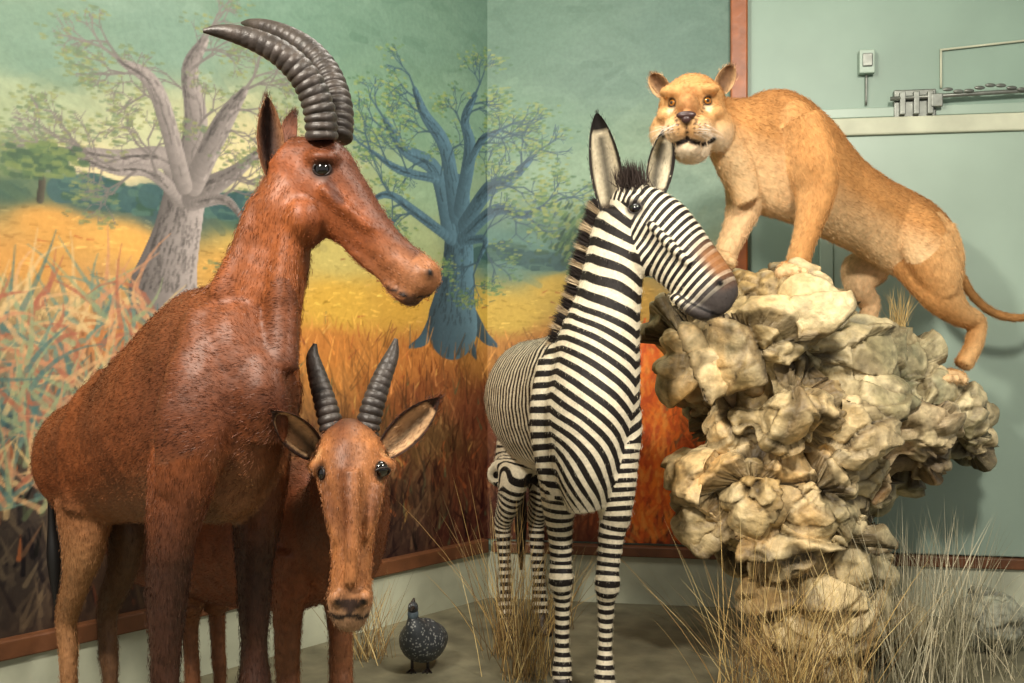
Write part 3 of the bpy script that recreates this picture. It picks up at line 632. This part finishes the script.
tube_obj('tail',[C(523,375,4.42,.025),C(521,420,4.5,.018),C(521,470,4.5,.014),C(521,520,4.48,.028),C(521,570,4.46,.005)],(0,1,0),M_black,E)

# ================= ROCK =================
E=empty('rock_outcrop',(1.15,3.95,0)); b=Body()
bd=[(684,335,3.72,26),(705,326,3.72,30),(738,300,3.76,33),(768,298,3.74,31),(798,302,3.7,30),(750,345,3.66,42),(697,370,3.74,32),(800,345,3.7,46),(842,352,3.8,38),(866,370,3.98,36),(898,376,3.98,33),(922,402,3.98,30),(948,418,4.0,29),(968,440,3.98,22),(900,430,3.85,42),(850,420,3.72,46),(790,415,3.66,46),(730,415,3.74,36),(712,475,3.76,30),(700,505,3.78,22),(750,485,3.7,42),(810,485,3.7,48),(862,475,3.8,40),(922,455,3.9,28),(734,535,3.8,26),(785,540,3.76,42),(840,545,3.8,42),(866,560,3.9,32),(810,595,3.8,44),(848,620,3.85,46),(876,640,3.95,34),(790,645,3.82,38),(830,655,3.74,32)]
for u,v,d,r in bd:
    for dd,k in ((0,1),(.2,.95),(.36,.7)):
        c=P(u+rng.normal()*4*(dd>0),v+(0 if dd==0 else 6),d+dd); rr=r*d/F*k
        Q=np.linalg.qr(rng.normal(size=(3,3)))[0]; b.blob(c,(rr*1.12,rr*.92,rr*1.0),Q)
b.smp=[np.r_[P(800,450,3.9),0,0,1,1,0,0,0,1,0,1,1,0,0,1,1]]; b.names=['r']
b.bake('rock_mesh',.008,16)
def rockify(co,no,amp,sc_=1.):
    wp_=co/sc_+np.c_[fbm(co/sc_*4,2),fbm(co/sc_*4+40,2),fbm(co/sc_*4+80,2)]*.1
    f1,f2,vec,hid=worley(wp_*np.array([3.0,3.0,3.8])); rd=np.c_[_val[hid],_val[(hid+7)&4095],_val[(hid+99)&4095]]*2-1
    fac=(vec*rd).sum(1); cr=np.clip(f2-f1,0,.07)/.07
    g1,g2,vec2,hid2=worley(wp_*np.array([7.,7.,9.5])+3); rd2=np.c_[_val[hid2],_val[(hid2+7)&4095],_val[(hid2+99)&4095]]*2-1
    fac2=(vec2*rd2).sum(1); cr2=np.clip(g2-g1,0,.09)/.09
    rg=1-np.abs(2*fbm(wp_*7,5)-1)*2
    pit=np.clip((fbm(wp_*9+55,3)-.62)*8,0,1)
    st=np.abs(((wp_[:,2]*8+fbm(wp_*3,2)*2.5)%1)-.5)*2
    d=fac*.15+(cr-1)*.018+fac2*.045+(cr2-1)*.007+(rg-.5)*.022+(fbm(wp_*30,2)-.5)*.012-pit*.035+(st-.5)*.01+.01
    return co+no*(d*amp)[:,None],cr,cr2,hid,rg,np.clip(1-pit,0,1),hid2
nc,cr,cr2,hid,rg,pit,hid2=rockify(b.co,b.no,1.0); nc[:,2]=np.maximum(nc[:,2],.0)
b.me.vertices.foreach_set('co',nc.astype(np.float32).ravel()); b.me.update()
gx=np.clip((nc[:,0]-1.0+.35*(fbm(nc*3,2)-.5))/.6,0,1)
colr=lin((208,170,112))[None]*(1-gx[:,None])+lin((156,160,134))[None]*gx[:,None]
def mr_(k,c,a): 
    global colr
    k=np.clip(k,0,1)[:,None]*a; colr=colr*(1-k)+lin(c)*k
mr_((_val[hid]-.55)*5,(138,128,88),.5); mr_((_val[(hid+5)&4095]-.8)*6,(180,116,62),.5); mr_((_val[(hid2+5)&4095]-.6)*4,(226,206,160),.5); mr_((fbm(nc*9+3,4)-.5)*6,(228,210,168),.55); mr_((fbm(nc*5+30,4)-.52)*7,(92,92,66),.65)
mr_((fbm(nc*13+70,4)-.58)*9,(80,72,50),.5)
mr_((rg-.5)*2.5,(232,212,166),.35); mr_(1-cr,(64,50,32),.8); mr_(1-cr2,(84,68,44),.6); mr_(1-pit,(58,46,30),.85)  # crack and pit colours darkened to paint in their shade
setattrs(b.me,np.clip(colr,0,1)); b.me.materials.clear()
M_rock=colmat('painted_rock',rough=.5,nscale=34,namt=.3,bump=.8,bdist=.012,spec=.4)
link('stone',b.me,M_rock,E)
rbvh=BVHTree.FromPolygons([tuple(x) for x in nc.tolist()],[tuple(p.vertices) for p in b.me.polygons])
def boulder(name,u,z,d,r,cl_):
    V,Fq=ell((0,0,0),(r,r*.8,r*.75),seg=90,rings=60); nn=V/np.linalg.norm(V,axis=1)[:,None]
    V=V+np.array([(u-512)*d/F,d,z]); V,a,c,_,_,_,_=rockify(V,nn,.45*r/.2,r/.3); V[:,2]=np.maximum(V[:,2],.001)
    m=bpy.data.meshes.new(name); m.from_pydata(V.tolist(),[],Fq); m.update(); cc=lin(cl_)[None]*(.6+.8*fbm(V*12,3)[:,None])*(.5+.5*a[:,None]); setattrs(m,cc); link(name,m,M_rock)  # shade in the cracks painted into the boulder colour
boulder('boulder',988,.12,4.05,.14,(150,152,134))

# ================= LIONESS =================
E=empty('lioness',(1.2,3.95,.9)); b=Body()
b.loft('trunk',[C(712,118,3.77,.08,.09),C(726,127,3.79,.1,.12),C(745,138,3.82,.115,.185),C(772,150,3.87,.135,.248),C(800,167,3.92,.142,.232),C(832,192,3.98,.135,.183),C(866,213,4.04,.13,.165),C(900,232,4.1,.134,.17),C(928,248,4.14,.118,.155),C(945,256,4.17,.07,.09),C(952,260,4.18,.03,.04)],Z,flow=1)
b.muscle([C(778,98,3.84,.035,.045),C(796,118,3.79,.05,.07),C(808,148,3.75,.055,.085),C(814,182,3.73,.045,.065)],(1,0,0)); b.muscle([C(892,200,4.03,.04,.06),C(918,230,3.98,.055,.1),C(938,268,3.96,.055,.09),C(946,296,3.97,.04,.05)],(1,0,0))
b.muscle([C(722,135,3.72,.05,.06),C(735,165,3.74,.06,.07),C(748,200,3.77,.05,.05)],(1,0,0))
Fd=nrm([-.25,-.96,-.1]); Rr=nrm(np.cross(Fd,(0,0,1)))
if Rr[0]<0: Rr=-Rr
Uu=nrm(np.cross(Rr,Fd)); 
if Uu[2]<0: Uu=-Uu
HO=P(692,113,3.66); AX=np.array([Rr,Fd,Uu]); K=1.26
def lh(x,f,z): return HO+(Rr*x+Fd*f+Uu*z)*K
def lb(c,r): b.blob(lh(*c),tuple(np.array(r)*K),AX)
lb((0,-.03,.015),(.098,.13,.098)); lb((0,.0,-.02),(.104,.1,.085)); lb((0,.1,.005),(.032,.09,.04)); lb((0,.06,-.045),(.074,.08,.06)); lb((0,.03,.07),(.055,.05,.03)); lb((0,.06,.045),(.05,.05,.04))
for sx in (-1,1):
    lb((sx*.074,.0,-.055),(.048,.075,.06)); lb((sx*.03,.155,-.06),(.038,.055,.037)); lb((sx*.05,.072,.054),(.034,.032,.018)); lb((sx*.068,.055,-.012),(.028,.04,.024))
lb((0,.135,-.112),(.036,.05,.026)); lb((0,.185,-.034),(.026,.03,.018)); lb((0,.05,-.11),(.055,.08,.04))
b.loft('nl',[C(792,130,3.79,.08,.14),C(808,165,3.75,.078,.12),C(816,192,3.73,.06,.085),C(810,222,3.71,.046,.056),C(802,248,3.7,.038,.042),C(798,262,3.69,.04,.042)],(.5,-.8,0))
b.loft('ff',[C(748,165,3.9,.08,.13),C(746,200,3.87,.068,.09),C(738,225,3.84,.05,.06),C(729,246,3.8,.041,.045),C(725,256,3.78,.04,.04)],(.3,-.9,0))
b.loft('nh',[C(918,236,4.06,.08,.15),C(930,265,4.03,.08,.135),C(942,294,4.0,.06,.085),C(960,314,4.02,.042,.052),C(976,323,4.05,.031,.04),C(973,346,4.04,.029,.033),C(963,366,4.01,.034,.036)],(-.6,0,-.5))
b.loft('fh',[C(892,246,4.22,.08,.12),C(866,268,4.2,.07,.1),C(860,288,4.18,.05,.06),C(870,304,4.2,.035,.04),C(868,320,4.18,.034,.036)],(-.6,0,-.5))
PAW=((792,269,3.66),(720,259,3.74),(952,376,3.97),(862,325,4.14))
for (u,v,d) in PAW:
    b.blob(P(u,v,d),(.05,.07,.03))
    for q in range(4): b.blob(P(u-12+q*7.8,v+2+abs(q-1.5)*1.2,d-.06-.012*(1.5-abs(q-1.5))),(.0155,.03,.022))
b.loft('tail',[C(944,234,4.2,.03),C(955,262,4.22,.022),C(970,292,4.24,.019),C(992,312,4.25,.017),C(1020,318,4.25,.016),C(1045,310,4.25,.016),C(1062,300,4.25,.028),C(1078,290,4.25,.006)],(0,1,0))
b.bake('lioness_body',.007,4,.008); pt=b.part
b.col[:]=lin((184,134,80)); b.col*=(.72+.56*fbm(b.co*4,2)[:,None])
mixc(b,(pt=='trunk')*np.clip(-b.b*1.3+.0,0,1),(224,192,146),.9); mixc(b,(pt=='trunk')*np.clip(b.b*1.3-.35,0,1),(142,92,50),.65)
mixc(b,np.isin(pt,['ff','fh'])*1.,(220,190,148),.75); mixc(b,np.isin(pt,['nl','nh'])*np.clip(.5-b.b*.8,0,1),(210,170,118),.75)
L=(b.co-HO); lx=L@Rr/K; lf=L@Fd/K; lz=L@Uu/K; fm=np.clip((lf+.03)*20,0,1)*(np.abs(lx)<.15)*(np.abs(lz)<.17)
mixc(b,fm*1.,(190,144,92),.7); mixc(b,fm*np.clip((-.03-lz)*14,0,1)*np.clip((np.abs(lx)-.02)*30,0,1),(230,208,174),.85); mixc(b,fm*np.clip((-.08-lz)*20,0,1),(232,218,194),.9)
mixc(b,fm*np.clip(1.4-np.abs(lx)/.024,0,1)*(lf>.06)*(lz>-.03)*(lz<.06),(156,102,60),.6)
nhl=[]
for sx in (-1,1):
    o=lh(sx*.05,.5,.022); h,n=b.ray(o,-Fd)
    b.spot(h+Uu*.034,.022,(230,206,168),.5); b.spot(h-Uu*.034,.026,(234,214,180),.8)
    b.spot(h,.024,(26,16,12),1,.35); b.spot(h+Rr*sx*-.016-Uu*.006,.014,(26,16,12),1,.4); nhl.append((h,.022)); ell_obj('eye_%s'%('l' if sx>0 else 'r'),h-n*.0075,(.0155,.0155,.0135),M_amber,E); ell_obj('pupil_%s'%('l' if sx>0 else 'r'),h+Fd*.0035,(.0068,.0068,.0068),M_black,E)
    for i in range(7):
        hh=b.ray(lh(sx*(.042-.003*i),.5,.012-.011*i),-Fd)[0]; b.spot(hh,.009,(56,34,22),.75)
    for i in range(10):
        t=i/9; hh=b.ray(lh(sx*(.002+.062*t),.5,-.094-.01*math.sin(t*3)+.012*t*t),-Fd)[0]; b.spot(hh,.015,(22,12,10),1); nhl.append((hh,.012))
    for i in range(3):
        for j in range(3): hh=b.ray(lh(sx*(.022+.014*i),.5,-.055-.011*j),-Fd)[0]; b.spot(hh,.0055,(60,40,30),.8)
for i in range(4): b.spot(b.ray(lh(0,.5,-.052-.011*i),-Fd)[0],.008,(34,20,18),1)
h,n=b.ray(lh(0,.5,-.03),-Fd); b.spot(h,.034,(60,36,32),.95,.4); nhl.append((h,.034))
M_nose=simple('nose_leather',(58,36,34),.4)
ell_obj('nose',h-Fd*.003,(.034,.012,.014),M_nose,E,AX); ell_obj('nose_tip',h-Fd*.003-Uu*.013,(.017,.012,.016),M_nose,E,AX)
b.finish(E,M_lion,190000,.0125,.0011,.18,.2,nhl,.9,np.where(fm>.5,.65,1.))
wr=[];wd=[]
for sx in (-1,1):
    for i in range(22):
        hh=b.ray(lh(sx*rng.uniform(.02,.06),.5,rng.uniform(-.08,-.05)),-Fd)[0]
        if hh is not None: wr.append(hh); wd.append(Rr*sx+Fd*.5+Uu*rng.uniform(-.5,.1))
blades('whiskers',wr,wd,rng.uniform(.05,.09,len(wr)),.001,np.array([0,0,-.2]),np.tile(lin((220,212,200)),(len(wr),1)),M_blade,E,segs=3)
lec=ec((96,70,48),(110,80,54),(208,170,124))
ear('ear_right',lh(-.078,-.03,.062),lh(-.12,-.02,.12),Fd+Rr*-.3,.07,.028,lec,E,.42)
ear('ear_left',lh(.078,-.03,.062),lh(.114,-.02,.13),Fd+Rr*.3,.07,.028,lec,E,.42)

# ================= GUINEAFOWL =================
E=empty('guineafowl',(-.34,3.75,0)); b=Body(); 
b.loft('t',[C(441,632,3.9,.02,.015),C(435,636,3.86,.06,.055),C(425,640,3.8,.085,.082),C(418,638,3.74,.075,.075),C(415,628,3.7,.042,.047),C(413,617,3.69,.02,.02),C(413,608,3.69,.02,.022),C(413,603,3.69,.012,.012)],(0,.3,1))
b.blob(P(413,607,3.68),(.02,.026,.02)); b.bake('gf',.006,3)
mg,nt,bs=newmat('spotted_plumage'); tc=nt.nodes.new('ShaderNodeTexCoord'); vo=nt.nodes.new('ShaderNodeTexVoronoi'); vo.inputs['Scale'].default_value=80
rp=nt.nodes.new('ShaderNodeValToRGB'); rp.color_ramp.elements[0].position=.2; rp.color_ramp.elements[0].color=(*lin((140,142,140)),1); rp.color_ramp.elements[1].position=.36; rp.color_ramp.elements[1].color=(*lin((50,54,58)),1)
nt.links.new(tc.outputs['Object'],vo.inputs['Vector']); nt.links.new(vo.outputs['Distance'],rp.inputs['Fac']); nt.links.new(rp.outputs['Color'],bs.inputs['Base Color'])
b.finish(E,None,0)
b.me.materials.append(mg)
tube_obj('beak',[C(413,608,3.66,.009),C(411,611,3.63,.002)],(0,0,1),M_hoof,E); tube_obj('casque',[C(413,603,3.69,.01),C(414,598,3.7,.003)],(0,1,0),M_hoof,E)
ell_obj('neck_skin',P(413,614,3.686),(.0205,.0205,.024),simple('blue_skin',(80,94,104),.6),E)
for sx in (-.03,.03):
    p=P(420,655,3.79); tube_obj('leg_%d'%(sx>0),[[p[0]+sx,p[1],.1,.009,.009],[p[0]+sx,p[1],.05,.006,.006],[p[0]+sx,p[1],.01,.006,.006]],(0,1,0),M_hoof,E)
    for an in (-.5,0,.5): tube_obj('toe_%d_%d'%(sx>0,an*10),[[p[0]+sx,p[1],.008,.006,.006],[p[0]+sx+.035*math.sin(an),p[1]-.035*math.cos(an),.005,.003,.003]],(0,0,1),M_hoof,E)

# ================= DRY GRASS =================
def tuft(u,d,n,hgt,spread,cols=((190,160,100),(150,120,74),(214,190,132),(110,90,60)),wd=.0035):
    x=(u-512)*d/F; r=rng.normal(size=(n,3))*np.array([.045,.045,0]); r[:,2]=0
    dirs=np.c_[rng.normal(0,spread,n),rng.normal(0,spread*.7,n),np.ones(n)]
    bend=np.c_[dirs[:,0],dirs[:,1],-np.abs(dirs[:,0])*.5]*.35
    cc=np.array([lin(cols[rng.integers(len(cols))]) for _ in range(n)])
    blades('dry_grass_tuft',np.array([x,d,.0])+r,dirs,rng.uniform(.5,1,n)*hgt,wd,bend,cc,M_blade,None,segs=5)
GR=((170,165,140),(200,190,160),(130,125,100))
tuft(525,3.72,150,.58,.2); tuft(505,3.98,70,.8,.22); tuft(795,3.38,230,.58,.32); tuft(745,3.45,80,.72,.3); tuft(850,3.42,80,.66,.3)
tuft(905,3.6,130,.72,.15,GR); tuft(950,3.65,130,.7,.18,GR); tuft(368,3.95,90,.4,.25); tuft(556,4.4,60,.4,.3); tuft(1000,3.75,60,.5,.25,GR)
hh=rbvh.ray_cast(Vector(P(900,0,4.05)[:2].tolist()+[2.5]),Vector((0,0,-1)))[0]
if hh: N=70; blades('dry_grass_tuft',np.array(hh)+rng.normal(size=(N,3))*.015,np.c_[rng.normal(0,.3,N),rng.normal(0,.3,N),np.ones(N)],rng.uniform(.1,.2,N),.003,np.zeros(3),np.tile(lin((190,165,110)),(N,1)),M_blade,None,segs=3)

# ================= LIGHT & CAMERA =================
w=bpy.data.worlds.new('w'); sc.world=w; w.use_nodes=True; w.node_tree.nodes['Background'].inputs[0].default_value=(1,.98,.95,1); w.node_tree.nodes['Background'].inputs[1].default_value=.42
def area(name,loc,tgt,e,size,col):
    l=bpy.data.lights.new(name,'AREA'); l.energy=e; l.size=size; l.color=col; o=bpy.data.objects.new(name,l); o.location=loc
    o.rotation_euler=(Vector(tgt)-Vector(loc)).to_track_quat('-Z','Y').to_euler(); sc.collection.objects.link(o)
area('overhead_fill',(-1.3,.7,3.0),(-.5,3.2,1.0),125,.35,(1,.91,.78))  # unseen area lights, added overhead to brighten the scene from the front
area('overhead_fill.001',(1.2,1.3,3.1),(1.0,4,1.2),85,.3,(1,.92,.8))
area('overhead_fill.002',(0,3.2,3.2),(0,3.9,0),26,.8,(1,.94,.84))
cam=bpy.data.cameras.new('camera'); cam.sensor_width=36; cam.lens=36*F/1024; co_=bpy.data.objects.new('camera',cam); co_.location=(0,0,H); co_.rotation_euler=(math.pi/2,0,0); sc.collection.objects.link(co_); sc.camera=co_
print('done')
